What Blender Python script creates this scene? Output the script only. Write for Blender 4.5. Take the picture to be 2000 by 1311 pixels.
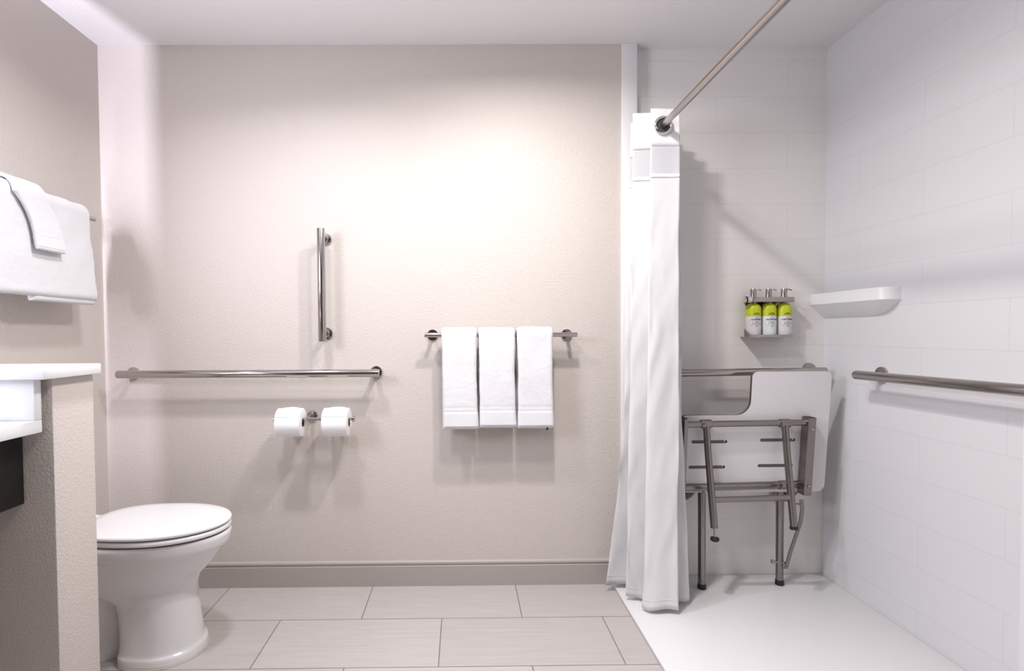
import bpy, bmesh, math, random
from mathutils import Vector, Matrix, noise
random.seed(7)
for o in list(bpy.data.objects):
    bpy.data.objects.remove(o, do_unlink=True)
SC = bpy.context.scene
COL = SC.collection
PI = math.pi

# ------------------------------------------------------------------ camera
F, CX, CY = 1078.3853, 911.8352, 681.4624
R0 = (0.99994, -0.00829, -0.0067); R1 = (-0.00693, -0.02814, -0.99958); R2 = (0.0081, 0.99957, -0.0282)
cam = bpy.data.cameras.new('camera')
cam.sensor_width = 36.0; cam.lens = F / 2000 * 36
cam.shift_x = (1000 - CX) / 2000; cam.shift_y = (CY - 655.5) / 2000
cam.clip_start = 0.02
camo = bpy.data.objects.new('camera', cam); COL.objects.link(camo)
m3 = Matrix(((R0[0], -R1[0], -R2[0]), (R0[1], -R1[1], -R2[1]), (R0[2], -R1[2], -R2[2])))
camo.matrix_world = Matrix.Translation((0, 0, 1.0806)) @ m3.to_4x4()
SC.camera = camo

# ------------------------------------------------------------------ world and exposure
w = bpy.data.worlds.new('world'); SC.world = w; w.use_nodes = True
w.node_tree.nodes['Background'].inputs[0].default_value = (0.9, 0.88, 0.9, 1)
w.node_tree.nodes['Background'].inputs[1].default_value = 0.3
SC.view_settings.view_transform = 'Standard'
SC.view_settings.look = 'None'
SC.view_settings.exposure = 0.06
SC.view_settings.gamma = 1.0
SC.view_settings.use_curve_mapping = False

def area(name, loc, direction, sx, sy, power, color, spread=180, parent=None):
    l = bpy.data.lights.new(name, 'AREA'); l.shape = 'RECTANGLE'; l.size = sx; l.size_y = sy
    l.energy = power; l.color = color; l.spread = math.radians(spread)
    o = bpy.data.objects.new(name, l); COL.objects.link(o)
    o.location = loc
    o.rotation_euler = Vector(direction).to_track_quat('-Z', 'Y').to_euler()
    if parent: o.parent = parent
    return o

# room numbers (metres): camera stands at x=0, y=0
D, D2, H = 2.347, 2.387, 2.29
XL, XR = -1.512, 1.572
YF = -0.95
CEIL = dict(main=((0.24, 1.57), 15.0, (1.0, 0.958, 0.93), .08), left=((-0.62, 1.55), 9.8, (0.94, 0.935, 1.0), .16),
            entry=((0.12, 1.25), 9.5, (1.0, 0.96, 0.93), .16))
MIRROR_SIDE_W, MIRROR_FRONT_W = 23.0, 24.0

# ------------------------------------------------------------------ materials
def nt(name):
    m = bpy.data.materials.new(name); m.use_nodes = True
    t = m.node_tree; b = t.nodes['Principled BSDF']
    return m, t, b
def N(t, kind, **kw):
    n = t.nodes.new(kind)
    for k, v in kw.items():
        if k in n.inputs.keys(): n.inputs[k].default_value = v
        else: setattr(n, k, v)
    return n
def L(t, a, b): t.links.new(a, b)
def coords(t, swap=None, offset=(0, 0, 0), scale=(1, 1, 1)):
    g = N(t, 'ShaderNodeTexCoord')
    out = g.outputs['Object']
    if swap:
        s = N(t, 'ShaderNodeSeparateXYZ'); c = N(t, 'ShaderNodeCombineXYZ'); L(t, out, s.inputs[0])
        for i, ax in enumerate(swap):
            if ax is not None: L(t, s.outputs['XYZ'.index(ax)], c.inputs[i])
        out = c.outputs[0]
    mp = N(t, 'ShaderNodeMapping'); L(t, out, mp.inputs[0])
    mp.inputs['Location'].default_value = offset; mp.inputs['Scale'].default_value = scale
    return mp.outputs[0]
def bump(t, b, height, strength, dist):
    n = N(t, 'ShaderNodeBump'); n.inputs['Strength'].default_value = strength; n.inputs['Distance'].default_value = dist
    L(t, height, n.inputs['Height']); L(t, n.outputs[0], b.inputs['Normal']); return n
def simple(name, col, rough=.5, metal=0, spec=.5, coat=0):
    m, t, b = nt(name)
    ns = N(t, 'ShaderNodeTexNoise', Scale=35.0, Detail=3.0); L(t, coords(t), ns.inputs['Vector'])
    r = N(t, 'ShaderNodeMapRange'); L(t, ns.outputs[0], r.inputs[0])
    r.inputs['To Min'].default_value = max(rough - .04, 0); r.inputs['To Max'].default_value = rough + .04
    L(t, r.outputs[0], b.inputs['Roughness'])
    b.inputs['Base Color'].default_value = (*col, 1); b.inputs['Metallic'].default_value = metal
    b.inputs['Specular IOR Level'].default_value = spec; b.inputs['Coat Weight'].default_value = coat
    return m
def paint(name, col, scale=135, strength=.34, rough=.48):
    m, t, b = nt(name)
    c = coords(t)
    n1 = N(t, 'ShaderNodeTexNoise', Scale=float(scale), Detail=2.5, Roughness=.55); L(t, c, n1.inputs['Vector'])
    cr = N(t, 'ShaderNodeMapRange'); L(t, n1.outputs[0], cr.inputs[0])
    cr.inputs['From Min'].default_value = .38; cr.inputs['From Max'].default_value = .66; cr.clamp = True
    bump(t, b, cr.outputs[0], strength, .0016)
    b.inputs['Base Color'].default_value = (*col, 1); b.inputs['Roughness'].default_value = rough
    b.inputs['Specular IOR Level'].default_value = .4
    return m
def tilewall(name, swap, x0, z0, col):
    m, t, b = nt(name)
    v = coords(t, swap, (-x0, -z0, 0))
    br = N(t, 'ShaderNodeTexBrick'); L(t, v, br.inputs['Vector'])
    br.offset = .5; br.offset_frequency = 2
    for k, val in (('Scale', 1.0), ('Mortar Size', .0022), ('Mortar Smooth', .6), ('Brick Width', .61), ('Row Height', .1525)):
        br.inputs[k].default_value = val
    mx = N(t, 'ShaderNodeMix', data_type='RGBA')
    mx.inputs[6].default_value = (*col, 1); mx.inputs[7].default_value = (col[0]*.93, col[1]*.93, col[2]*.93, 1)
    L(t, br.outputs['Fac'], mx.inputs[0]); L(t, mx.outputs[2], b.inputs['Base Color'])
    inv = N(t, 'ShaderNodeMath', operation='SUBTRACT'); inv.inputs[0].default_value = 1; L(t, br.outputs['Fac'], inv.inputs[1])
    bump(t, b, inv.outputs[0], .3, .0007)
    b.inputs['Roughness'].default_value = .38; b.inputs['Specular IOR Level'].default_value = .45
    return m
def floortile():
    m, t, b = nt('floor_tile')
    v = coords(t, None, (.085, -2.065, 0))
    br = N(t, 'ShaderNodeTexBrick'); L(t, v, br.inputs['Vector'])
    br.offset = .5; br.offset_frequency = 2
    for k, val in (('Scale', 1.0), ('Mortar Size', .0019), ('Mortar Smooth', .1), ('Brick Width', .6096), ('Row Height', .3048), ('Bias', 0.0)):
        br.inputs[k].default_value = val
    br.inputs['Color1'].default_value = (.455, .42, .405, 1); br.inputs['Color2'].default_value = (.50, .465, .45, 1)
    br.inputs['Mortar'].default_value = (.20, .17, .155, 1)
    sv = coords(t, None, (0, 0, 0), (1.6, 22, 1))
    ns = N(t, 'ShaderNodeTexNoise', Scale=3.0, Detail=6.0, Roughness=.65); L(t, sv, ns.inputs['Vector'])
    mr = N(t, 'ShaderNodeMapRange'); L(t, ns.outputs[0], mr.inputs[0])
    mr.inputs['From Min'].default_value = .3; mr.inputs['From Max'].default_value = .7
    mr.inputs['To Min'].default_value = .93; mr.inputs['To Max'].default_value = 1.07
    mul = N(t, 'ShaderNodeVectorMath', operation='MULTIPLY'); L(t, br.outputs['Color'], mul.inputs[0]); L(t, mr.outputs[0], mul.inputs[1])
    L(t, mul.outputs[0], b.inputs['Base Color'])
    inv = N(t, 'ShaderNodeMath', operation='SUBTRACT'); inv.inputs[0].default_value = 1; L(t, br.outputs['Fac'], inv.inputs[1])
    bump(t, b, inv.outputs[0], .6, .001)
    b.inputs['Roughness'].default_value = .45; b.inputs['Specular IOR Level'].default_value = .4
    return m
def metal(name, col, rough, axis_scale=(1, 1, 1), streak=0.0):
    m, t, b = nt(name)
    ns = N(t, 'ShaderNodeTexNoise', Scale=60.0, Detail=3.0); L(t, coords(t, None, (0, 0, 0), axis_scale), ns.inputs['Vector'])
    mr = N(t, 'ShaderNodeMapRange'); L(t, ns.outputs[0], mr.inputs[0])
    mr.inputs['To Min'].default_value = rough * .75; mr.inputs['To Max'].default_value = rough * 1.25
    L(t, mr.outputs[0], b.inputs['Roughness'])
    b.inputs['Base Color'].default_value = (*col, 1); b.inputs['Metallic'].default_value = 1
    return m
def terry(name, col, scale=420, strength=.7, dist=.0022):
    m, t, b = nt(name)
    c = coords(t)
    n1 = N(t, 'ShaderNodeTexNoise', Scale=float(scale), Detail=2.0); L(t, c, n1.inputs['Vector'])
    n2 = N(t, 'ShaderNodeTexNoise', Scale=60.0, Detail=3.0); L(t, c, n2.inputs['Vector'])
    ad = N(t, 'ShaderNodeMath', operation='ADD'); L(t, n1.outputs[0], ad.inputs[0]); L(t, n2.outputs[0], ad.inputs[1])
    bump(t, b, ad.outputs[0], strength, dist)
    b.inputs['Base Color'].default_value = (*col, 1); b.inputs['Roughness'].default_value = .95
    b.inputs['Specular IOR Level'].default_value = .1; b.inputs['Sheen Weight'].default_value = .25
    return m
def cloth(name, col, trans, alpha=1.0):
    m, t, b = nt(name)
    out = t.nodes['Material Output']
    wv = N(t, 'ShaderNodeTexNoise', Scale=300.0, Detail=2.0); L(t, coords(t), wv.inputs['Vector'])
    w2 = N(t, 'ShaderNodeTexNoise', Scale=14.0, Detail=4.0); L(t, coords(t), w2.inputs['Vector'])
    ad = N(t, 'ShaderNodeMath', operation='MULTIPLY_ADD'); L(t, wv.outputs[0], ad.inputs[0]); ad.inputs[1].default_value = .12; L(t, w2.outputs[0], ad.inputs[2])
    bm_ = bump(t, b, ad.outputs[0], .35, .006)
    b.inputs['Base Color'].default_value = (*col, 1); b.inputs['Roughness'].default_value = .6
    b.inputs['Specular IOR Level'].default_value = .3; b.inputs['Sheen Weight'].default_value = .2
    tr = N(t, 'ShaderNodeBsdfTranslucent'); tr.inputs[0].default_value = (*col, 1)
    mx = N(t, 'ShaderNodeMixShader'); mx.inputs[0].default_value = trans
    L(t, b.outputs[0], mx.inputs[1]); L(t, tr.outputs[0], mx.inputs[2])
    last = mx.outputs[0]
    if alpha < 1:
        tp = N(t, 'ShaderNodeBsdfTransparent'); m2 = N(t, 'ShaderNodeMixShader'); m2.inputs[0].default_value = alpha
        L(t, tp.outputs[0], m2.inputs[1]); L(t, last, m2.inputs[2]); last = m2.outputs[0]
    L(t, last, out.inputs[0])
    return m
def emitter(name, col, s):
    m, t, b = nt(name)
    b.inputs['Base Color'].default_value = (.9, .9, .9, 1)
    b.inputs['Emission Color'].default_value = (*col, 1); b.inputs['Emission Strength'].default_value = s
    return m

WALLC = (.60, .548, .506)
M = dict(
    wall=paint('greige_wall_paint', WALLC),
    wall_rough=paint('greige_textured_paint', WALLC, 140, .38, .6),
    ceil=paint('white_ceiling_paint', (.80, .79, .79), 70, .12, .8),
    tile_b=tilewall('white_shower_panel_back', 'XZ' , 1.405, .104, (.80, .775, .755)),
    tile_r=tilewall('white_shower_panel_shaded_side', 'YZ', 1.879, .104, (.68, .675, .685)),  # same white panel as the back, toned down to paint in weaker light
    floor=floortile(),
    trimw=simple('white_trim', (.80, .80, .80), .4),
    base=simple('taupe_baseboard_paint', (.42, .375, .35), .42),
    pan=simple('white_shower_base', (.74, .73, .735), .42),
    quartz=simple('white_solid_surface', (.78, .79, .81), .25),
    dark=None,
    steel=metal('polished_steel', (.50, .47, .455), .12),
    steel_soft=metal('brushed_steel', (.42, .385, .365), .22),
    frame=metal('satin_steel_frame', (.27, .245, .23), .30),
    chrome=metal('chrome', (.72, .72, .73), .08),
    towel=terry('white_terry_cloth', (.74, .74, .755)),
    band=terry('white_woven_band', (.72, .72, .735), 700, .25, .0008),
    porcelain=simple('white_porcelain', (.74, .73, .73), .16, 0, .5, .3),
    seatplastic=simple('white_seat_plastic', (.82, .82, .84), .25),
    phen=simple('white_seat_laminate', (.72, .70, .71), .45),
    edge=simple('brown_laminate_edge', (.075, .06, .05), .5),
    rubber=simple('black_rubber', (.012, .011, .011), .55),
    gap=simple('dark_gap_shade_and_tag', (.05, .045, .045), .6),  # painted shade for seat gaps and ring hole; own colour of the care tag
    caulk=simple('cream_caulk', (.62, .57, .50), .6),
    paper=terry('white_tissue', (.88, .88, .88), 160, .12, .0008),
    core=simple('brown_cardboard', (.16, .11, .08), .9),
    curtain=cloth('white_curtain_cloth', (.82, .815, .82), .22),
    header=terry('white_waffle_header', (.76, .755, .76), 260, .4, .002),
    voile=cloth('sheer_curtain_voile', (.80, .80, .82), .35, .86),
    lime=simple('lime_label', (.50, .56, .015), .35),
    bottle=simple('white_bottle', (.70, .68, .69), .35),
    lightbottle=simple('pale_bottle', (.76, .79, .80), .3),
    ink=simple('dark_print', (.07, .06, .07), .6),
    inkred=simple('muted_red_print', (.35, .20, .19), .6),
    ringgrey=simple('grey_label_ring', (.45, .45, .50), .6),
    led=emitter('led_strip', (.80, .80, 1.0), 6.0),
    diff=emitter('lamp_diffuser', (1.0, .93, .86), 4.0),
    mirror=metal('mirror_glass', (.9, .9, .9), .02),
    cabinet=simple('white_panel', (.75, .74, .74), .5),
)
def darkwood():
    m, t, b = nt('dark_wood')
    ns = N(t, 'ShaderNodeTexNoise', Scale=14.0, Detail=6.0); L(t, coords(t, None, (0, 0, 0), (1, .6, 9)), ns.inputs['Vector'])
    cr = N(t, 'ShaderNodeValToRGB'); L(t, ns.outputs[0], cr.inputs[0])
    cr.color_ramp.elements[0].color = (.003, .0026, .0026, 1); cr.color_ramp.elements[1].color = (.012, .010, .010, 1)
    L(t, cr.outputs[0], b.inputs['Base Color']); b.inputs['Roughness'].default_value = .5
    return m
M['dark'] = darkwood()
M['groove'] = simple('exposed_brown_core', (.20, .165, .145), .6)
M['added_door'] = simple('added_door_wood', (.07, .045, .035), .4)  # dark brown of the added door behind the camera

# ------------------------------------------------------------------ mesh helpers
class MB:
    def __init__(s): s.v = []; s.f = []; s.m = []; s.mats = []
    def mat(s, m):
        if m not in s.mats: s.mats.append(m)
        return s.mats.index(m)
    def add(s, vs, fs, mat=None):
        k = len(s.v); s.v += [tuple(v) for v in vs]
        mi = s.mat(mat) if mat else 0
        s.f += [tuple(i + k for i in f) for f in fs]; s.m += [mi] * len(fs); return s
    def box(s, a, b, bev=0.0, mat=None, seg=2):
        bm = bmesh.new(); bmesh.ops.create_cube(bm, size=1)
        for v in bm.verts: v.co = Vector([a[i] + (v.co[i] + .5) * (b[i] - a[i]) for i in range(3)])
        if bev > 0: bmesh.ops.bevel(bm, geom=bm.edges[:], offset=bev, segments=seg, affect='EDGES', profile=.5)
        bm.verts.index_update()
        s.add([v.co[:] for v in bm.verts], [[v.index for v in f.verts] for f in bm.faces], mat); bm.free(); return s
    def loft(s, rings, mat=None, cap=True, closed=True):
        n = len(rings[0]); vs = [p for r in rings for p in r]; fs = []
        for i in range(len(rings) - 1):
            for j in range(n if closed else n - 1):
                k = (j + 1) % n
                fs.append((i*n + j, i*n + k, (i+1)*n + k, (i+1)*n + j))
        if cap and closed:
            fs.append(tuple(reversed(range(n)))); fs.append(tuple((len(rings)-1)*n + j for j in range(n)))
        return s.add(vs, fs, mat)
    def tube(s, pts, r, seg=24, mat=None, bev=0.0):
        pts = [Vector(p) for p in pts]
        rs = list(r) if isinstance(r, (list, tuple)) else [r] * len(pts)
        if bev > 0:
            a = (pts[1] - pts[0]).normalized(); b = (pts[-2] - pts[-1]).normalized()
            pts = [pts[0], pts[0] + a*bev*.3, pts[0] + a*bev] + pts[1:-1] + [pts[-1] + b*bev, pts[-1] + b*bev*.3, pts[-1]]
            rs = [rs[0]-bev, rs[0]-bev*.3, rs[0]] + rs[1:-1] + [rs[-1], rs[-1]-bev*.3, rs[-1]-bev]
        rings = []; up = None
        for i, p in enumerate(pts):
            d = (pts[min(i+1, len(pts)-1)] - pts[max(i-1, 0)]).normalized()
            if up is None:
                up = Vector((0, 0, 1)) if abs(d.z) < .9 else Vector((1, 0, 0))
            x = d.cross(up).normalized(); y = x.cross(d).normalized(); up = y
            rings.append([p + (x*math.cos(2*PI*k/seg) + y*math.sin(2*PI*k/seg)) * rs[i] for k in range(seg)])
        return s.loft(rings, mat)
    def lathe(s, prof, c, axis='Z', seg=40, mat=None, cap=True):
        rings = []
        for r, h in prof:
            ring = []
            for k in range(seg):
                a = 2*PI*k/seg; u, v_ = r*math.cos(a), r*math.sin(a)
                if axis == 'Z': p = (c[0]+u, c[1]+v_, c[2]+h)
                elif axis == 'Y': p = (c[0]+u, c[1]+h, c[2]+v_)
                else: p = (c[0]+h, c[1]+u, c[2]+v_)
                ring.append(p)
            rings.append(ring)
        return s.loft(rings, mat, cap)
    def build(s, name, mat=None, parent=None, smooth=38):
        me = bpy.data.meshes.new(name); me.from_pydata(s.v, [], s.f)
        ms = s.mats or [mat]
        if s.mats and mat and mat not in ms: pass
        for m in ms: me.materials.append(m)
        if s.mats: me.polygons.foreach_set('material_index', s.m)
        bm = bmesh.new(); bm.from_mesh(me); bmesh.ops.recalc_face_normals(bm, faces=bm.faces[:]); bm.to_mesh(me); bm.free()
        if smooth:
            me.polygons.foreach_set('use_smooth', [True] * len(me.polygons)); me.set_sharp_from_angle(angle=math.radians(smooth))
        me.update()
        o = bpy.data.objects.new(name, me); COL.objects.link(o)
        if parent: o.parent = parent; o.matrix_parent_inverse = Matrix.Translation(-parent.location)
        return o
def thing(name, label, cat, loc, group=None):
    o = bpy.data.objects.new(name, None); COL.objects.link(o); o.location = loc; o.empty_display_size = .05
    o['label'] = label; o['category'] = cat
    if group: o['group'] = group
    return o
def tag(o, label, cat, group=None):
    o['label'] = label; o['category'] = cat
    if group: o['group'] = group
    return o
def struct(o): o['kind'] = 'structure'; return o
def partlabel(o, s): o['label'] = s; return o

# ------------------------------------------------------------------ the room
T = .10
struct(MB().box((XL - T, YF - T, -T), (XR + T, D2 + T, 0)).build('floor', M['floor'], smooth=0))
struct(MB().box((XL - T, YF - T, H), (XR + T, D2 + T, H + T)).build('ceiling', M['ceil'], smooth=0))
struct(MB().box((XL - T, D, 0), (.70, D + T, H)).build('wall_back', M['wall'], smooth=0))
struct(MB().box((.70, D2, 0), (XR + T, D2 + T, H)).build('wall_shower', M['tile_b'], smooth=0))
struct(MB().box((XL - T, YF, 0), (XL, D, H)).build('wall_left', M['wall'], smooth=0))
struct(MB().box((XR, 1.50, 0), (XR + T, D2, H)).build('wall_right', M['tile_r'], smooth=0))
struct(MB().box((XR, YF, 0), (XR + T, 1.50, H)).build('wall_side', M['ceil'], smooth=0))
struct(MB().box((XL - T, YF - T, 0), (XR + T, YF, H)).build('wall_front', M['wall'], smooth=0))
dr = MB().box((-1.20, YF + .0005, 0), (.80, YF + .03, 2.15), .004).build('added_door_1', M['added_door'])  # added unseen door, dark to cut bounce and show in the metal
struct(dr)
MB().tube([(.34, YF+.03, 1.0), (.34, YF+.075, 1.0), (.23, YF+.078, 1.0)], .009, 16).build('added_door_handle', M['steel'], dr)
for a, b in (((-1.27, YF+.0005, 0), (-1.20, YF+.022, 2.22)), ((.80, YF+.0005, 0), (.87, YF+.022, 2.22)), ((-1.20, YF+.0005, 2.15), (.80, YF+.022, 2.22))):
    MB().box(a, b, .002).build('added_door_casing', M['base'], dr)
# white trim between the painted wall and the shower panel
struct(MB().box((.676, 2.338, 0.0), (.741, D2, H), .003).build('trim_1', M['trimw']))
struct(MB().box((XR - .008, 1.455, 0), (XR + .002, 1.522, H), .002).build('trim_2', M['trimw']))
# half wall that ends the vanity
struct(MB().box((XL, 1.350, 0), (-1.0, 1.501, .978), .004).build('wall_partition', M['wall_rough']))
# baseboard with a rounded bead on top
bb = MB(); prof = [(0, 0), (-.013, 0), (-.013, .086), (-.0105, .088), (-.0105, .091), (-.013, .094), (-.0145, .099), (-.012, .106), (-.006, .109), (0, .109)]
bb.loft([[(x, D + y, z) for y, z in prof] for x in (XL, .676)])
struct(bb.build('baseboard_back', M['base'], smooth=50))
bb = MB(); bb.loft([[(XL - y, yy, z) for y, z in prof] for yy in (1.501, D - .014)])
struct(bb.build('baseboard_left', M['base'], smooth=50))

# shower base, a low white tray
pan = MB(); pan.box((.633, .60, .001), (XR - .001, D2 - .001, .014), .004)
tag(pan.build('shower_tray', M['pan']), 'flat white shower base set into the tiled floor', 'shower base')

# ------------------------------------------------------------------ vanity end
cap = MB().box((XL, 1.298, .978), (-.980, 1.505, 1.006), .003)
tag(cap.build('ledge_cap', M['quartz']), 'white slab capping the half wall beside the toilet', 'ledge')
ct = thing('vanity_countertop', 'lower white vanity countertop against the half wall, cut by left edge', 'countertop', (-1.25, .75, .849))
MB().box((XL + .001, .12, .849), (-1.014, 1.334, .880), .002).build('counter_slab', M['quartz'], ct)
MB().box((XL + .001, 1.311, .880), (-1.014, 1.334, .977), .002).build('side_splash', M['quartz'], ct)
MB().box((XL + .001, .12, .880), (XL + .022, 1.311, .977), .002).build('back_splash', M['quartz'], ct)
ap = thing('vanity_apron', 'near-black wooden apron hanging under the white countertop', 'vanity panel', (-1.1, .75, .672))
MB().box((-1.092, .14, .672), (-1.072, 1.346, .848), .001).build('front_panel', M['dark'], ap)
MB().box((XL + .001, 1.326, .672), (-1.093, 1.346, .848), .001).build('end_panel', M['dark'], ap)

# backlit mirror on the left wall (outside the frame, it lights the corner)
mr = thing('backlit_mirror', 'backlit rectangular mirror standing off the left wall above the countertop', 'mirror', (XL, .82, 1.6))
MB().box((XL + .045, .42, 1.12), (XL + .053, 1.235, 2.02), .002).build('mirror_glass', M['mirror'], mr)
MB().box((XL + .001, .50, 1.20), (XL + .045, 1.028, 1.94)).build('backing_box', M['cabinet'], mr)
MB().box((XL + .006, 1.0281, 1.22), (XL + .024, 1.031, 1.92)).build('led_strip', M['led'], mr)
ls = area('mirror_side_light', (XL + .014, 1.036, 1.57), (.45, 1, 0), .016, .70, MIRROR_SIDE_W, (.86, .84, 1.0))
lf = area('mirror_front_light', (XL + .058, .83, 1.60), (1, 0, 0), .70, .55, MIRROR_FRONT_W, (.88, .88, 1.0))
for l_ in (ls, lf):
    l_.parent = mr; l_.matrix_parent_inverse = Matrix.Translation(-mr.location)
# ceiling lamps
for nm, lab, key in (('ceiling_lamp', 'round ceiling lamp nearest the back wall and shower rod', 'main'),
                     ('ceiling_lamp', 'round ceiling lamp above the toilet and vanity', 'left'),
                     ('ceiling_lamp', 'round ceiling lamp in the middle of the ceiling, farther from the back wall', 'entry')):
    (lx, ly), pw, lc, sz = CEIL[key]
    cl = thing(nm, lab, 'ceiling lamp', (lx, ly, H - .001), 'round ceiling lamps')
    r = sz * .62
    MB().lathe([(r + .02, 0), (r + .02, -.010), (r + .012, -.014), (r, -.014), (r, 0)], (lx, ly, H - .001), cap=False).build('trim_ring', M['trimw'], cl)
    MB().lathe([(r, -.002), (r, -.008), (r * .6, -.012), (.001, -.013)], (lx, ly, H - .001)).build('diffuser', M['diff'], cl)
    lo = area('lamp_light', (lx, ly, H - .02), (0, 0, -1), sz, sz, pw, lc)
    lo.data.shape = 'DISK'; lo.data.spread = math.radians(150 if key == 'left' else 165)
    lo.parent = cl; lo.matrix_parent_inverse = Matrix.Translation(-cl.location)

# ------------------------------------------------------------------ toilet
def egg(xf, xb, hw, z, yc=1.885, n=56, sq=1.0, wpos=.52):
    """plan outline: rounded front at +x, squarer back; widest point wpos of the way back"""
    pts = []; xm = xf - (xf - xb) * wpos
    for k in range(n):
        a = 2*PI*k/n; c, s_ = math.cos(a), math.sin(a)
        if c >= 0: x = xm + (xf - xm) * c
        else: x = xm + (xm - xb) * (-(abs(c) ** sq))
        e = 1.0 if c >= 0 else sq
        y = hw * math.copysign(abs(s_) ** e, s_)
        pts.append((x, yc + y, z))
    return pts
tl = thing('toilet', 'white floor-mounted toilet with closed lid behind the half wall', 'toilet', (-1.15, 1.885, 0))
b_ = MB()
sl = [(.000, -.897, -1.150, .128), (.004, -.895, -1.152, .130), (.028, -.898, -1.152, .128), (.036, -.907, -1.150, .121), (.060, -.911, -1.148, .117),
      (.11, -.917, -1.150, .112), (.16, -.922, -1.155, .109), (.195, -.924, -1.165, .109), (.215, -.923, -1.20, .111), (.235, -.921, -1.28, .114), (.262, -.910, -1.31, .121),
      (.285, -.886, -1.33, .133), (.315, -.858, -1.35, .147), (.345, -.836, -1.36, .158), (.360, -.825, -1.36, .164), (.366, -.816, -1.36, .171),
      (.378, -.810, -1.36, .176), (.405, -.806, -1.36, .179), (.412, -.810, -1.36, .176), (.414, -.83, -1.355, .160)]
# refine with interpolation
ref = []
for i in range(len(sl) - 1):
    for k in range(3):
        u = k / 3; ref.append(tuple(sl[i][j] * (1-u) + sl[i+1][j] * u for j in range(4)))
ref.append(sl[-1])
b_.loft([egg(xf, xb, hw, z, sq=.55, wpos=.50) for z, xf, xb, hw in ref])
b_.build('bowl', M['porcelain'], tl, smooth=55)
tp = MB()
tp.loft([egg(-1.15, -1.47, hw, z, sq=.5, wpos=.5) for z, hw in ((.0, .098), (.03, .096), (.04, .075), (.15, .075), (.24, .095), (.30, .13), (.36, .165), (.41, .17))])
tp.build('trapway', M['porcelain'], tl, smooth=55)
MB().loft([egg(-1.22, -1.500, hw, z, sq=.35, wpos=.4) for z, hw in ((.36, .15), (.375, .165), (.405, .168), (.414, .162))]).build('rear_deck', M['porcelain'], tl, smooth=50)
MB().loft([egg(-.893, -1.154, .132, z, sq=.55, wpos=.5) for z in (.0005, .003)]).build('caulk_line', M['caulk'], tl)
def pad(z0, z1, xf, xb, hw, dome=0.0, r=.006):
    rr = []
    for dz, ins in ((0, r), (r*.4, r*.25), (r, 0), (z1-z0-r, 0), (z1-z0-r*.4, r*.25), (z1-z0, r)):
        rr.append(egg(xf-ins, xb+ins, hw-ins, z0+dz, sq=.72, wpos=.52))
    for q in (.85, .6, .3, .02):
        rr.append([(-1.06 + (x+1.06)*q, 1.885 + (y-1.885)*q, z1 + dome*(1-q*q)) for x, y, z in egg(xf-r, xb+r, hw-r, z1, sq=.72)])
    return rr
MB().loft(pad(.4135, .4175, -.815, -1.262, .170)).build('seat_gap_shade', M['gap'], tl)  # solid dark pad painting the shade under the seat
MB().loft(pad(.417, .434, -.808, -1.268, .180)).build('seat', M['seatplastic'], tl, smooth=50)
MB().loft(pad(.434, .438, -.817, -1.26, .172)).build('lid_gap_shade', M['gap'], tl)  # solid dark pad painting the shade between seat and lid
MB().loft(pad(.4375, .4515, -.807, -1.275, .182, .004)).build('lid', M['seatplastic'], tl, smooth=50)
for yy in (1.81, 1.96):
    MB().lathe([(.018, 0), (.018, .02), (.012, .026), (.001, .027)], (-1.315, yy, .414)).build('hinge_cap', M['seatplastic'], tl)
for yy in (1.775, 1.995):
    MB().lathe([(.014, 0), (.014, .008), (.010, .016), (.001, .018)], (-1.38, yy, .004)).build('bolt_cap', M['porcelain'], tl)

# ------------------------------------------------------------------ grab bars
def flange(parent, c, axis, sgn, R=.0375, th=.008, mat=None, post=.06, pr=.011):
    """disc on the wall and the post that carries the bar; axis is the wall normal, sgn points into the room"""
    f = MB(); prof = [(R*.98, 0), (R, th*.3), (R, th*.6), (R*.93, th), (pr*1.25, th*1.15), (pr, th*1.5)]
    f.lathe([(r, sgn*h) for r, h in prof], c, axis, 36); f.build('wall_flange', mat, parent)
    e = list(c); i = 'XYZ'.index(axis); s0 = list(c); s0[i] += sgn*th*.8; e[i] += sgn*post
    MB().tube([s0, e], pr, 20).build('post', mat, parent)
bar = thing('grab_bar', 'long horizontal steel grab bar above the toilet paper rolls', 'grab bar', (-.87, D, .92))
MB().tube([(-1.415, D-.078, .921), (-.343, D-.078, .919)], .0162, 32, bev=.003).build('rail', M['steel'], bar)
flange(bar, (-1.392, D, .921), 'Y', -1, .026, .010, M['steel'], .068)
flange(bar, (-.366, D, .919), 'Y', -1, .026, .010, M['steel'], .068)
bar = thing('grab_bar', 'short vertical steel grab bar on the beige wall', 'grab bar', (-.575, D, 1.28))
MB().tube([(-.574, D-.078, 1.513), (-.574, D-.078, 1.050)], .0162, 32, bev=.003).build('rail', M['steel'], bar)
flange(bar, (-.574, D, 1.480), 'Y', -1, .026, .010, M['steel'], .068)
flange(bar, (-.574, D, 1.083), 'Y', -1, .026, .010, M['steel'], .068)
bar = thing('grab_bar', 'steel grab bar on the right shower wall below the corner shelf', 'grab bar', (XR, 1.7, .92))
MB().tube([(XR-.080, 2.080, .913), (XR-.080, 1.02, .922)], .0168, 32, bev=.003).build('rail', M['steel_soft'], bar)
flange(bar, (XR, 2.050, .915), 'X', -1, .030, .010, M['steel_soft'], .072)
flange(bar, (XR, 1.05, .921), 'X', -1, .030, .010, M['steel_soft'], .072)
bar = thing('grab_bar', 'steel grab bar behind the folded shower seat', 'grab bar', (1.2, D2, .91))
MB().tube([(.900, D2-.082, .907), (1.528, D2-.082, .912)], .0155, 32, bev=.003).build('rail', M['steel_soft'], bar)
flange(bar, (.928, D2, .907), 'Y', -1, .030, .010, M['steel_soft'], .074)
flange(bar, (1.505, D2, .912), 'Y', -1, .030, .010, M['steel_soft'], .074)

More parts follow.
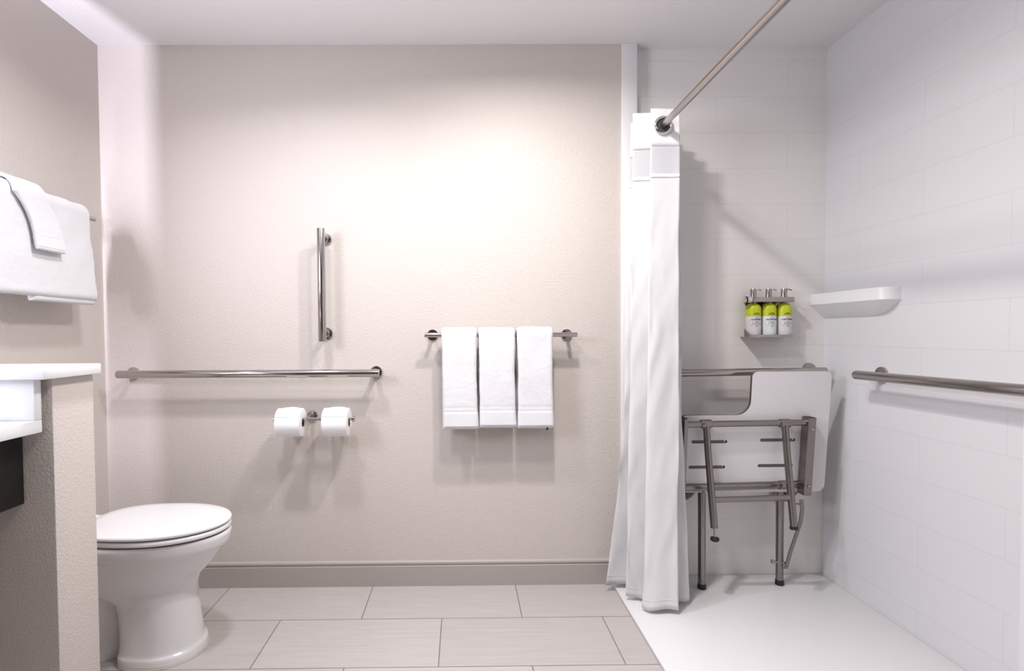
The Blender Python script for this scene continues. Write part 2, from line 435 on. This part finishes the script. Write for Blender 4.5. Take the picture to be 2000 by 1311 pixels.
# ------------------------------------------------------------------ toilet paper
BZ = .735; BY = D - .100
ho = thing('paper_holder', 'double steel toilet paper holder below the long grab bar', 'paper holder', (-.64, D, BZ))
flange(ho, (-.640, D, BZ), 'Y', -1, .022, .010, M['steel'], .100, .007)
MB().tube([(-.758, BY, BZ), (-.448, BY, BZ)], .0065, 20).build('crossbar', M['steel'], ho)
for xx in (-.765, -.447):
    MB().lathe([(.008, -.006), (.012, -.004), (.012, .004), (.008, .006)], (xx, BY, BZ), 'X', 24).build('end_knob', M['steel'], ho)
for i, (x0, x1, lab) in enumerate(((-.752, -.651, 'left of the two white toilet paper rolls'), (-.565, -.464, 'right of the two white toilet paper rolls'))):
    zc = BZ + .0066 - .0195; R = .0575
    rt = thing('toilet_paper_roll', lab, 'toilet paper', ((x0+x1)/2, BY, zc), 'toilet paper rolls on the wall holder')
    prof = [(.0195, x0), (R-.003, x0), (R, x0+.002), (R, x1-.002), (R-.003, x1), (.0195, x1), (.0195, x0)]
    MB().lathe([(r, x) for r, x in prof], (0, BY, zc), 'X', 64, cap=False).build('tissue', M['paper'], rt, smooth=45)
    MB().lathe([(.0195, x0+.001), (.0195, x1-.001), (.0185, x1-.001), (.0185, x0+.001), (.0195, x0+.001)], (0, BY, zc), 'X', 40, cap=False).build('cardboard_core', M['core'], rt)
    # loose end of the sheet folded to a point over the top
    q = MB(); nu, nv = 14, 10; vs = []; fs = []
    for a in range(nu + 1):
        for b in range(nv + 1):
            u = a / nu; v = b / nv
            ang = math.radians(150 - 85 * v)
            half = .5 - .40 * max(0, v - .25) / .75
            xx = (x0 + x1)/2 + .012*v + (u - .5) * 2 * half * (x1 - x0) * .98
            rr = R + .0015 + .010 * math.sin(PI * min(1, v*1.1)) * (.5 + .5*math.sin(PI*u)) * .55
            vs.append((xx, BY + rr*math.cos(ang), zc + rr*math.sin(ang)))
    for a in range(nu):
        for b in range(nv):
            k = a*(nv+1)+b; fs.append((k, k+nv+1, k+nv+2, k+1))
    q.add(vs, fs); q.build('loose_sheet', M['paper'], rt, smooth=80)

# ------------------------------------------------------------------ towels
def sweep(path, wfun, tfun, ufun, mapper, s0=0.0, s1=1.0, rings=70, nz=.0012, seed=0, nw=22, endround=True):
    """solid folded cloth: a rounded strip section swept along a path in the (d, z) plane"""
    P = [Vector((a, b)) for a, b in path]
    acc = [0.0]
    for i in range(1, len(P)): acc.append(acc[-1] + (P[i]-P[i-1]).length)
    Ltot = acc[-1]
    def at(s):
        x = s * Ltot
        for i in range(1, len(P)):
            if x <= acc[i] + 1e-9:
                u = (x - acc[i-1]) / max(1e-9, acc[i]-acc[i-1]); return P[i-1].lerp(P[i], u)
        return P[-1]
    out = []
    ss = [s0 + (s1-s0)*i/rings for i in range(rings+1)]
    for i, s in enumerate(ss):
        p = at(s); e = .006
        tg = (at(min(1, s+e)) - at(max(0, s-e))).normalized(); n = Vector((-tg.y, tg.x))
        w_, t_, u0 = wfun(s), tfun(s), ufun(s)
        if endround:
            de = min(i, rings-i)
            if de < 3: t_ *= (.45, .80, .95)[de]
        h = t_/2; a = w_/2 - h; sec = []
        for k in range(nw+1): sec.append((-a + 2*a*k/nw, h))
        for k in range(1, 6): an = PI/2 - PI*k/6; sec.append((a + h*math.cos(an), h*math.sin(an)))
        for k in range(nw+1): sec.append((a - 2*a*k/nw, -h))
        for k in range(1, 6): an = -PI/2 - PI*k/6; sec.append((-a + h*math.cos(an), h*math.sin(an)))
        ring = []
        for (u, m_) in sec:
            pu = u0 + u
            nn = noise.noise(Vector((pu*16+seed*7.3, s*Ltot*11, seed))) * nz * 2.2 + noise.noise(Vector((pu*60, s*Ltot*45, seed+3))) * nz * .7
            mm = m_ + nn * (1 if m_ >= 0 else -.4)
            q = p + n*mm
            ring.append(mapper(pu + nn*.6, q.x, q.y))
        out.append(ring)
    return out
def upath(dbar, zbar, rb, zf, zb, lean=0.0):
    """from the front bottom edge up, over the bar and down the back"""
    pts = [(dbar + rb + lean, zf)]
    for k in range(1, 9): pts.append((dbar + rb + lean*(1-k/8)**1.5, zf + (zbar-zf)*k/8))
    for k in range(1, 12):
        a = PI*k/12; pts.append((dbar + rb*math.cos(a), zbar + rb*math.sin(a)))
    pts.append((dbar - rb, zbar)); pts.append((dbar - rb, (zbar+zb)/2)); pts.append((dbar - rb, zb))
    return pts
backmap = lambda u, d, z: (u, D - d, z)
leftmap = lambda u, d, z: (XL + d, u, z)
TB = thing('towel_bar', 'straight steel towel bar holding the three hand towels', 'towel bar', (.16, D, 1.073))
MB().tube([(-.156, D-.072, 1.074), (.474, D-.072, 1.072)], .0095, 24, bev=.0015).build('rail', M['steel'], TB)
flange(TB, (-.126, D, 1.074), 'Y', -1, .024, .008, M['steel'], .066, .008)
flange(TB, (.443, D, 1.072), 'Y', -1, .024, .008, M['steel'], .066, .008)
hand = [(-.0135, .143, .692, .006, 1.0, 'left one of three folded white hand towels on the bar'),
        (.1400, .150, .697, .004, 2.0, 'middle one of three folded white hand towels on the bar'),
        (.2965, .147, .694, .002, 3.0, 'right one of three folded white hand towels on the bar')]
def handtowel(uc, w0, zf, sh, seed, label, mapper, dbar, zbar, name, cat, group, zb=None, rb=.0215, thick=.022, lean=.010, skew=0.0, flare=0.0, border=.078):
    zb = zf - .012 if zb is None else zb
    path = upath(dbar, zbar, rb, zf, zb, lean)
    Lf = (zbar - zf); tot = Lf + PI*rb + (zbar - zb)
    sfr = Lf / tot
    def wf(s):
        q = max(0, 1 - s/sfr)
        return w0 * (1 - .035*math.sin(PI*min(1, s/sfr))) + flare*q
    def uf(s):
        q = max(0, 1 - s/sfr); return uc + sh*(q**1.4) + skew*(1 - (1-q)**3)
    b0, b1, b2, b3 = [x/tot for x in (.010, border-.012, border, border+.006)]
    def tf(s):
        t_ = thick * (1 + .05*math.sin(s*19+seed))
        if b1 < s < b2 or s < b0*1.0: t_ *= .97
        if b1 - .004 < s < b1 + .003 or b3-.003 < s < b3+.003: t_ *= .86
        return t_
    loc = mapper(uc, dbar, zbar)
    t = thing(name, label, cat, loc, group)
    m = MB(); m.loft(sweep(path, wf, tf, uf, mapper, rings=150, nz=.0022, seed=seed)); m.build('folded_cloth', M['towel'], t, smooth=70)
    m = MB(); m.loft(sweep(path, lambda s: wf(s) + .0018, lambda s: tf(s)*.985 + .0022, uf, mapper, b0, b1, rings=14, nz=.0014, seed=seed, endround=False))
    m.build('woven_border', M['band'], t, smooth=70)
    return t
for uc, w0, zf, sh, sd, lab in hand:
    handtowel(uc, w0, zf, sh, sd, lab, backmap, .072, 1.073, 'hand_towel', 'towel', 'hand towels hanging on the wall towel bar')
# care tag below the right towel
tg = MB().box((.343, D-.085, .680), (.352, D-.0835, .700), 0)
tgo = [o for o in bpy.data.objects if o.name.startswith('hand_towel')][-1]
partlabel(tg.build('care_tag', M['gap'], tgo), 'small dark care tag')

# towels on the left wall
RK = thing('towel_bar', 'steel towel bar on the left wall under the bath towel', 'towel bar', (XL, 1.85, 1.535))
MB().tube([(XL+.075, 1.42, 1.535), (XL+.075, 2.185, 1.535)], .0095, 24, bev=.0015).build('rail', M['steel'], RK)
for yy in (1.45, 2.165): flange(RK, (XL, yy, 1.535), 'X', 1, .024, .008, M['steel'], .068, .008)
bt = thing('bath_towel', 'large white bath towel hanging on the left wall', 'towel', (XL+.075, 1.83, 1.535))
pth = upath(.075, 1.535, .0225, 1.213, 1.255, .016)
Lf = 1.535-1.213; tot = Lf + PI*.0225 + .28
def wq(s): q = max(0, 1 - s/(Lf/tot)); return .622 + .016*min(1, q*2.2)
def uq(s): q = max(0, 1 - s/(Lf/tot)); return 1.795 + .007*min(1, q*2.2)
m = MB(); m.loft(sweep(pth, wq, lambda s: .034*(1+.06*math.sin(s*11)) + .043*min(1, max(0, (s-.66)/.12)), uq, leftmap, rings=110, nz=.004, seed=9, nw=60))
m.build('folded_cloth', M['towel'], bt, smooth=70)
m = MB(); m.loft(sweep([(.107, 1.197), (.108, 1.25), (.104, 1.30)], lambda s: .306, lambda s: .026, lambda s: 1.962, leftmap, rings=30, nz=.003, seed=4, nw=30))
m.build('under_layer', M['towel'], bt, smooth=70)
handtowel(1.800, .132, 1.362, 0, 5.0, 'small white hand towel draped over the bath towel', leftmap, .075, 1.5352, 'hand_towel', 'towel', None,
          zb=1.518, rb=.0500, thick=.013, lean=.018, skew=.062, flare=-.002, border=.055)

# ------------------------------------------------------------------ shower rod and curtain
RX, RZ, RYN = .768, 1.865, 2.125
rod = thing('shower_rod', 'straight chrome shower rod running from the shower wall towards the viewer', 'shower rod', (RX, D2, RZ))
MB().tube([(RX, D2-.012, RZ), (RX, YF+.012, RZ)], .0125, 32).build('pole', M['steel_soft'], rod)
for yy, sg in ((D2, -1), (YF, 1)):
    MB().lathe([(.034, 0), (.036, sg*.004), (.034, sg*.012), (.016, sg*.018), (.0127, sg*.03)], (RX, yy, RZ), 'Y', 36).build('end_flange', M['chrome'], rod)

TOPZ = 1.932
top = [(.832, 2.118), (.722, 2.122), (.800, 2.150), (.668, 2.166), (.842, 2.176), (.684, 2.206), (.858, 2.234), (.690, 2.262), (.862, 2.290), (.757, 2.310)]
mid = [(.828, 2.100), (.712, 2.112), (.790, 2.145), (.662, 2.172), (.872, 2.176), (.680, 2.214), (.875, 2.244), (.668, 2.272), (.865, 2.300), (.757, 2.318)]
bot = [(.806, 2.035), (.676, 2.068), (.750, 2.120), (.640, 2.160), (.886, 2.118), (.690, 2.205), (.885, 2.240), (.590, 2.268), (.850, 2.312), (.757, 2.322)]
def catmull(P, n):
    out = []
    for i in range(len(P)-1):
        p0 = Vector(P[max(0, i-1)]); p1 = Vector(P[i]); p2 = Vector(P[i+1]); p3 = Vector(P[min(len(P)-1, i+2)])
        for k in range(n):
            t = k/n
            out.append(.5*((2*p1) + (p2-p0)*t + (2*p0-5*p1+4*p2-p3)*t*t + (3*p1-p0-3*p2+p3)*t**3))
    out.append(Vector(P[-1])); return out
NS = 14
ctop, cmid, cbot = [catmull(p, NS) for p in (top, mid, bot)]
def cpoint(j, z, off=0.0):
    t = (TOPZ - z) / TOPZ
    if t < .5:
        u = t/.5; u = u*u*(3-2*u); p = ctop[j].lerp(cmid[j], u)
    else:
        u = (t-.5)/.5; u = u**1.7; p = cmid[j].lerp(cbot[j], u)
    s = j / NS
    amp = .0035 + .004*t
    dx = noise.noise(Vector((s*1.3, z*2.2, 1.7))) * amp * 1.4; dy = noise.noise(Vector((s*1.6, z*1.6, 5.1))) * amp * 1.2
    wr = min(1, max(0, t-.14)*4)
    dy += wr*(noise.noise(Vector((s*3.1 + z*2.0, z*6.5 + s*2, 9.3)))*.0055 + noise.noise(Vector((s*7.0, z*13 - s*5, 2.2)))*.0022)
    dx += wr*noise.noise(Vector((s*2.0, z*5.5, 8.8)))*.0045
    fl = max(0, (t-.90)/.10)
    dx += fl * .006 * math.sin(j*.55); dy += fl*.008*math.sin(j*.41+1)
    return Vector((p.x+dx, min(p.y+dy, D-.006), z))
def curtain_part(name, z0, z1, n, mat, parent, thick=.0012, jrange=None, grow=0.0, zfun=None):
    jr = list(range(len(ctop))) if jrange is None else list(range(*jrange))
    vs = []; fs = []
    for i in range(n+1):
        for a, j in enumerate(jr):
            z = z0 + (z1-z0)*i/n
            if zfun: z = zfun(z, j)
            vs.append(cpoint(j, z))
    nj = len(jr)
    for i in range(n):
        for a in range(nj-1):
            k = i*nj+a; fs.append((k, k+1, k+nj+1, k+nj))
    m = MB(); m.add(vs, fs); o = m.build(name, mat, parent, smooth=80)
    so = o.modifiers.new('thickness', 'SOLIDIFY'); so.thickness = thick + grow; so.offset = 0
    return o
cu = thing('shower_curtain', 'white fabric shower curtain gathered beside the wall trim', 'shower curtain', (RX, 2.2, 0))
curtain_part('header_band', 1.930, 1.788, 8, M['header'], cu, .0022)
curtain_part('sheer_window', 1.792, 1.672, 10, M['voile'], cu, .0006)
def hemz(z, j):
    t = max(0, (1.0 - z)); lift = .010 + .012*(.5+.5*math.sin(j*.35))
    return z + (lift if z < .3 else 0) * max(0, (.3-z)/.3)
curtain_part('curtain_cloth', 1.676, .014, 90, M['curtain'], cu, .0014, zfun=hemz)
curtain_part('seam_strip', 1.684, 1.668, 2, M['header'], cu, .0034)
curtain_part('bottom_hem', .052, .050, 1, M['header'], cu, .0030, zfun=hemz)
# cuffed ring at every pass of the rod
def torus(mb, c, R, r, axis='Y', n=40, k=14):
    rings = []
    for i in range(n+1):
        a = 2*PI*i/n; ring = []
        for j in range(k):
            b = 2*PI*j/k; rad = R + r*math.cos(b); h = r*math.sin(b)
            ring.append((c[0]+rad*math.cos(a), c[1]+h, c[2]+rad*math.sin(a)))
        rings.append(ring)
    return mb.loft(rings, cap=False)
for yy in (2.112, 2.146, 2.172, 2.192, 2.221, 2.249, 2.277):
    q = MB(); torus(q, (RX, yy, RZ), .0300, .0055)
    partlabel(q.build('grommet_ring', M['chrome'], cu), 'chrome ring') if yy < 2.12 else q.build('grommet_ring', M['chrome'], cu)
q = MB().lathe([(.0126, .001), (.026, .001), (.026, .003), (.0126, .003), (.0126, .001)], (RX, 2.112, RZ), 'Y', 40, cap=False)  # flat dark disc in place of the shaded hole round the pole
partlabel(q.build('ring_hole_shade', M['gap'], cu), 'dark disc painting the shade inside the front ring')

# ------------------------------------------------------------------ corner shelf
def shelfplan(dx, yend, z, n=14):
    pts = [(XR, D2), (XR - dx, D2)]
    yn = yend + .035
    for k in range(n+1):
        a = (PI/2)*k/n
        pts.append((XR - dx*math.cos(a), yn - (yn-yend)*math.sin(a)))
    return [(x + .0, y, z) for x, y in pts]
sh = MB()
sh.loft([shelfplan(.058, 1.970, 1.238), shelfplan(.061, 1.967, 1.235), shelfplan(.061, 1.967, 1.193), shelfplan(.058, 1.970, 1.190),
         shelfplan(.044, 1.988, 1.174), shelfplan(.026, 2.015, 1.156), shelfplan(.012, 2.05, 1.143), shelfplan(.002, 2.09, 1.136)])
tag(sh.build('corner_shelf', M['trimw'], None, smooth=28), 'white moulded shelf on the right shower wall corner', 'shelf')

# ------------------------------------------------------------------ folding shower seat
st = thing('folding_shower_bench', 'folded-up L-shaped white shower seat with grey steel legs', 'shower seat', (1.15, D2, .02))
def tilt(z): return 2.243 - (z - .42)*.085
def arc(cx, cz, r, a0, a1, n=8): return [(cx + r*math.cos(math.radians(a0+(a1-a0)*k/n)), cz + r*math.sin(math.radians(a0+(a1-a0)*k/n))) for k in range(n+1)]
x0, x1, z0, z1, xc, zc = .884, 1.484, .420, .919, 1.163, .742
outer = arc(x1-.03, z0+.03, .03, -90, 0) + arc(x1-.028, z1-.028, .028, 0, 90) + arc(xc+.022, z1-.022, .022, 90, 180) \
      + arc(xc-.058, zc+.058, .058, 0, -90) + arc(x0+.02, zc-.02, .02, 90, 180) + arc(x0+.02, z0+.02, .02, 180, 270)
loops = [outer]
for sx0, sx1, sz in ((.928, 1.074, .633), (1.208, 1.352, .638), (.920, 1.070, .527), (1.204, 1.348, .531)):
    r = .0065
    loops.append(arc(sx1-r, sz, r, -90, 90, 8) + arc(sx0+r, sz, r, 90, 270, 8))
bm = bmesh.new()
for lp in loops:
    vv = [bm.verts.new((x, tilt(z), z)) for x, z in lp]
    for i in range(len(vv)): bm.edges.new((vv[i], vv[(i+1) % len(vv)]))
bmesh.ops.triangle_fill(bm, use_beauty=True, use_dissolve=False, edges=bm.edges[:])
fr = bm.faces[:]
for f in fr: f.material_index = 0
ret = bmesh.ops.extrude_face_region(bm, geom=fr)
for v in [g for g in ret['geom'] if isinstance(g, bmesh.types.BMVert)]: v.co.y += .014
bmesh.ops.recalc_face_normals(bm, faces=bm.faces[:])
for f in bm.faces: f.material_index = 0 if abs(f.normal.y) > .7 else 1
me = bpy.data.meshes.new('seat_panel'); bm.to_mesh(me); bm.free()
me.materials.append(M['phen']); me.materials.append(M['edge'])
sp = bpy.data.objects.new('seat_panel', me); COL.objects.link(sp); sp.parent = st; sp.matrix_parent_inverse = Matrix.Translation(-st.location)
partlabel(sp, 'white L-shaped seat board with slots and brown edge')
FM = M['frame']
for sx0, sx1, sz in ((.928, 1.074, .633), (1.208, 1.352, .638), (.920, 1.070, .527), (1.204, 1.348, .531)):
    q = MB(); y0 = tilt(sz)
    q.box((sx0-.002, y0+.005, sz-.009), (sx1-.010, y0+.0125, sz+.009)); partlabel(q.build('groove_core', M['groove'], st, smooth=0), 'brown core showing in a routed groove')
def rail(xa, xb):
    m = MB(); rr = []
    for z in (.418, .735):
        yb = tilt(z); yf = yb - .046
        rr.append([(xa, yf, z), (xb, yf, z), (xb, yb-.001, z), (xa, yb-.001, z)])
    m.loft(rr); return m
for xa, xb in ((1.372, 1.404), (.878, .894)):
    o = rail(xa, xb).build('side_rail', FM, st, smooth=0)
    bv = o.modifiers.new('soft_edges', 'BEVEL'); bv.width = .002; bv.segments = 2
    for z in (.735, .418):
        yb = tilt(z); s_ = .0012 if z > .6 else -.0012
        MB().box((xa+.002, yb-.044, min(z, z+s_)), (xb-.002, yb-.003, max(z, z+s_))).build('rail_end_cap', M['rubber'], st)
for z in (.688, .455):
    yb = tilt(z) - .046
    MB().lathe([(.0055, 0), (.0055, -.003), (.004, -.005), (.001, -.006)], (1.390, yb, z), 'Y', 16).build('rail_bolt', M['steel_soft'], st)
yU = tilt(.712) - .026
MB().tube([(.892, yU, .7095), (1.373, yU, .714)], .0128, 24).build('upper_crossbar', FM, st)
yH = tilt(.45) - .022
MB().tube([(.888, yH+.02, .441), (1.373, yH+.02, .452)], .0150, 24).build('hinge_tube', FM, st)
for xc_, xb_ in ((.972, .988), (1.288, 1.304)):
    MB().tube([(xc_-.020, yU, .7115), (xc_+.020, yU, .712)], .0175, 24, bev=.001).build('pivot_sleeve', FM, st)
    ln = MB().tube([(xc_, yU-.004, .704), (xc_+.004, yU-.012, .60), (xb_-.002, yU-.030, .40), (xb_+.002, yU-.040, .305)], [.0130, .0132, .0136, .0136], 24)
    ln.build('swing_leg', FM, st)
MB().tube([(.992, yU-.028, .413), (1.300, yU-.028, .420)], .0115, 24).build('leg_stretcher', FM, st)
MB().tube([(.990, yU-.040, .306), (.991, yU-.043, .268)], .0042, 14).build('levelling_screw', M['steel_soft'], st)
MB().lathe([(.008, 0), (.016, -.003), (.017, -.011), (.013, -.016), (.001, -.017)], (.991, yU-.043, .270), 'Z', 24).build('levelling_foot', M['rubber'], st)
MB().tube([(1.3058, yU-.0395, .310), (1.3066, yU-.0405, .296)], .0150, 24, bev=.002).build('swing_leg_cap', M['rubber'], st)
for lx, ly, lz in ((.985, 2.256, .438), (1.326, 2.285, .446)):
    MB().tube([(lx, ly, lz), (lx+.002, ly, .032)], .0150, 24).build('floor_leg', FM, st)
    MB().lathe([(.0165, 0), (.0175, .003), (.0170, .020), (.015, .0215)], (lx+.002, ly, .0145), 'Z', 28).build('rubber_foot', M['rubber'], st)
for fx in (.952, 1.385):
    MB().lathe([(.044, 0), (.046, -.003), (.045, -.008), (.030, -.012), (.016, -.02)], (fx, D2, .372), 'Y', 36).build('wall_plate', M['steel_soft'], st)
    MB().tube([(fx, D2-.012, .372), (fx, D2-.055, .376), (fx, D2-.095, .40), (fx, yH+.028, .440)], .0135, 22).build('wall_arm', FM, st)
MB().tube([(1.292, yH+.018, .450), (1.336, yH+.019, .451)], .0182, 24, bev=.001).build('hinge_clamp', FM, st)
# flat curved brace
br = MB(); rr = []
for px, py_, pz in ((1.352, 2.215, .395), (1.356, 2.215, .355), (1.352, 2.22, .30), (1.342, 2.235, .235), (1.330, 2.25, .165), (1.322, 2.262, .105), (1.320, 2.264, .090)):
    rr.append([(px+.022-.0075, py_-.002, pz), (px+.022+.0075, py_-.002, pz), (px+.022+.0075, py_+.002, pz), (px+.022-.0075, py_+.002, pz)])
br.loft(rr); br.build('curved_brace', FM, st, smooth=20)
MB().tube([(1.298, 2.285, .112), (1.350, 2.268, .112)], .0045, 14).build('brace_pin', M['steel_soft'], st)
MB().lathe([(.008, -.004), (.009, 0), (.008, .004)], (1.297, 2.285, .112), 'X', 16).build('pin_knob', M['steel_soft'], st)
MB().tube([(1.326, 2.25, .372), (1.378, 2.216, .374)], .004, 12).build('brace_pin', M['steel_soft'], st)

# ------------------------------------------------------------------ soap dispensers
def text_mesh(txt, size, cx_, zc_, by, r, z_off, mat, parent, name, bold=0.0):
    """lettering wrapped round a bottle (axis at cx_, by) of radius r"""
    cu_ = bpy.data.curves.new('lettering', 'FONT'); cu_.body = txt; cu_.size = size; cu_.align_x = 'CENTER'; cu_.align_y = 'CENTER'
    cu_.offset = bold; cu_.resolution_u = 2
    to = bpy.data.objects.new('lettering', cu_); COL.objects.link(to)
    dg = bpy.context.evaluated_depsgraph_get(); dg.update()
    me_ = bpy.data.meshes.new_from_object(to.evaluated_get(dg))
    bpy.data.objects.remove(to, do_unlink=True)
    for v in me_.vertices:
        x, y = v.co.x, v.co.y; a = (x + z_off) / r
        v.co = Vector((cx_ + (r+.0004)*math.sin(a), by - (r+.0004)*math.cos(a), zc_ + y))
    me_.materials.clear(); me_.materials.append(mat)
    o = bpy.data.objects.new(name, me_); COL.objects.link(o); o.parent = parent; o.matrix_parent_inverse = Matrix.Translation(-parent.location)
    return o
BYc = 2.344; BR = .0305
hd = thing('dispenser_bracket', 'steel wall bracket holding three lime and white soap bottles', 'bracket', (1.30, D2, 1.13))
MB().box((1.228, D2-.004, 1.060), (1.402, D2, 1.228), .001).build('back_plate', M['steel_soft'], hd)
MB().box((1.204, 2.311, 1.054), (1.390, D2-.002, 1.0575), .0008).build('bottom_shelf', M['steel_soft'], hd)
MB().box((1.204, 2.3085, 1.054), (1.390, 2.311, 1.066), .0006).build('front_lip', M['steel_soft'], hd)
s_ = MB(); s_.loft([[(xx, 2.3105, 1.0575), (xx, 2.350, 1.0575), (xx, 2.350, 1.092), (xx, 2.335, 1.080), (xx, 2.3105, 1.072)] for xx in (1.2045, 1.2060)])
s_.build('side_cheek', M['frame'], hd, smooth=0)
MB().box((1.216, 2.306, 1.203), (1.395, D2-.004, 1.224), .004).build('clamp_bar', M['steel_soft'], hd)
MB().lathe([(.012, -.022), (.0135, -.018), (.0135, .010), (.012, .012)], (1.205, 2.318, 1.2135), 'X', 28).build('lock_knob', M['chrome'], hd)
MB().lathe([(.0138, -.003), (.0142, -.002), (.0142, .003), (.0138, .004)], (1.194, 2.318, 1.2135), 'X', 28).build('knob_band', M['rubber'], hd)
labs = [('left lime-topped white soap bottle in the wall bracket', ('Daily', 'NOURISHING', 'Hair', 'Conditioner'), M['bottle'], 0),
        ('middle lime-topped soap bottle with the paler lower half', ('Daily', 'REJUVENATING', 'Body', 'Wash'), M['lightbottle'], 1),
        ('right lime-topped white soap bottle in the wall bracket', ('Daily', 'MOISTURIZING', 'Hair', 'Shampoo'), M['bottle'], 2)]
for i, (lab, tx, mt, k) in enumerate(labs):
    bx = 1.2390 + .0655*i
    bo = thing('soap_bottle', lab, 'soap bottle', (bx, BYc, 1.058), 'soap bottles in the shower bracket')
    MB().lathe([(BR-.004, 0), (BR-.0012, .0015), (BR, .004), (BR, .086)], (bx, BYc, 1.058), 'Z', 48).build('bottle_body', mt, bo)
    MB().lathe([(BR+.0001, .086), (BR, .118), (BR-.002, .128), (BR-.008, .136), (.016, .1405), (.014, .142)], (bx, BYc, 1.058), 'Z', 48).build('lime_sleeve', M['lime'], bo)
    MB().lathe([(.013, .141), (.013, .158), (.0125, .168), (.0125, .200), (.0115, .203), (.001, .2035)], (bx, BYc, 1.058), 'Z', 32).build('pump_collar', M['steel_soft'], bo)
    MB().tube([(bx, BYc, 1.2575), (bx+.012, BYc-.010, 1.2585), (bx+.024, BYc-.018, 1.2530)], .0028, 12).build('pump_spout', M['steel_soft'], bo)
    text_mesh(tx[0], .0068, bx, 1.138, BYc, BR, .000, M['ink'], bo, 'label_line')
    text_mesh(tx[1], .0072, bx, 1.130, BYc, BR, .000, M['ink'], bo, 'label_line', .0004)
    text_mesh(tx[2], .0088, bx, 1.121, BYc, BR, .000, M['ink'], bo, 'label_line')
    text_mesh(tx[3], .0080, bx, 1.113, BYc, BR, .000, M['ink'], bo, 'label_line')
    # arched mark on the lime band, made of a roof and a small drop
    q = MB()
    def wrap(x, z, rr=BR): a = x/rr; return (bx + (rr+.0005)*math.sin(a), BYc - (rr+.0005)*math.cos(a), z)
    vs = []; n = 14
    for j in range(n+1):
        u = -1 + 2*j/n; xx = -.001 + u*.0125; zz = 1.1490 + .0052*math.cos(u*PI/2)
        vs += [wrap(xx, zz), wrap(xx, zz + .0042)]
    q.add(vs, [(2*j, 2*j+2, 2*j+3, 2*j+1) for j in range(n)])
    q.add([wrap(-.0040, 1.1465), wrap(.0020, 1.1465), wrap(-.0010, 1.1520)], [(0, 1, 2)])
    q.build('arched_mark', M['ink'], bo, smooth=0)
    q = MB(); vs = []
    for j in range(25):
        a = 2*PI*j/24; vs += [wrap(-.0205 + .0078*math.cos(a), 1.117 + .015*math.sin(a)), wrap(-.0205 + .0062*math.cos(a), 1.117 + .0132*math.sin(a))]
    q.add(vs, [(2*j, 2*j+2, 2*j+3, 2*j+1) for j in range(24)]); q.build('label_ring', M['ringgrey'], bo, smooth=0)
    for zz, ww in ((1.1055, .013), (1.1025, .010), (1.0995, .014)):
        q = MB(); vs = []
        for j in range(9): xx = -ww/2 + ww*j/8; vs += [wrap(xx, zz), wrap(xx, zz+.0011)]
        q.add(vs, [(2*j, 2*j+2, 2*j+3, 2*j+1) for j in range(8)]); q.build('fine_print', M['inkred'], bo, smooth=0)
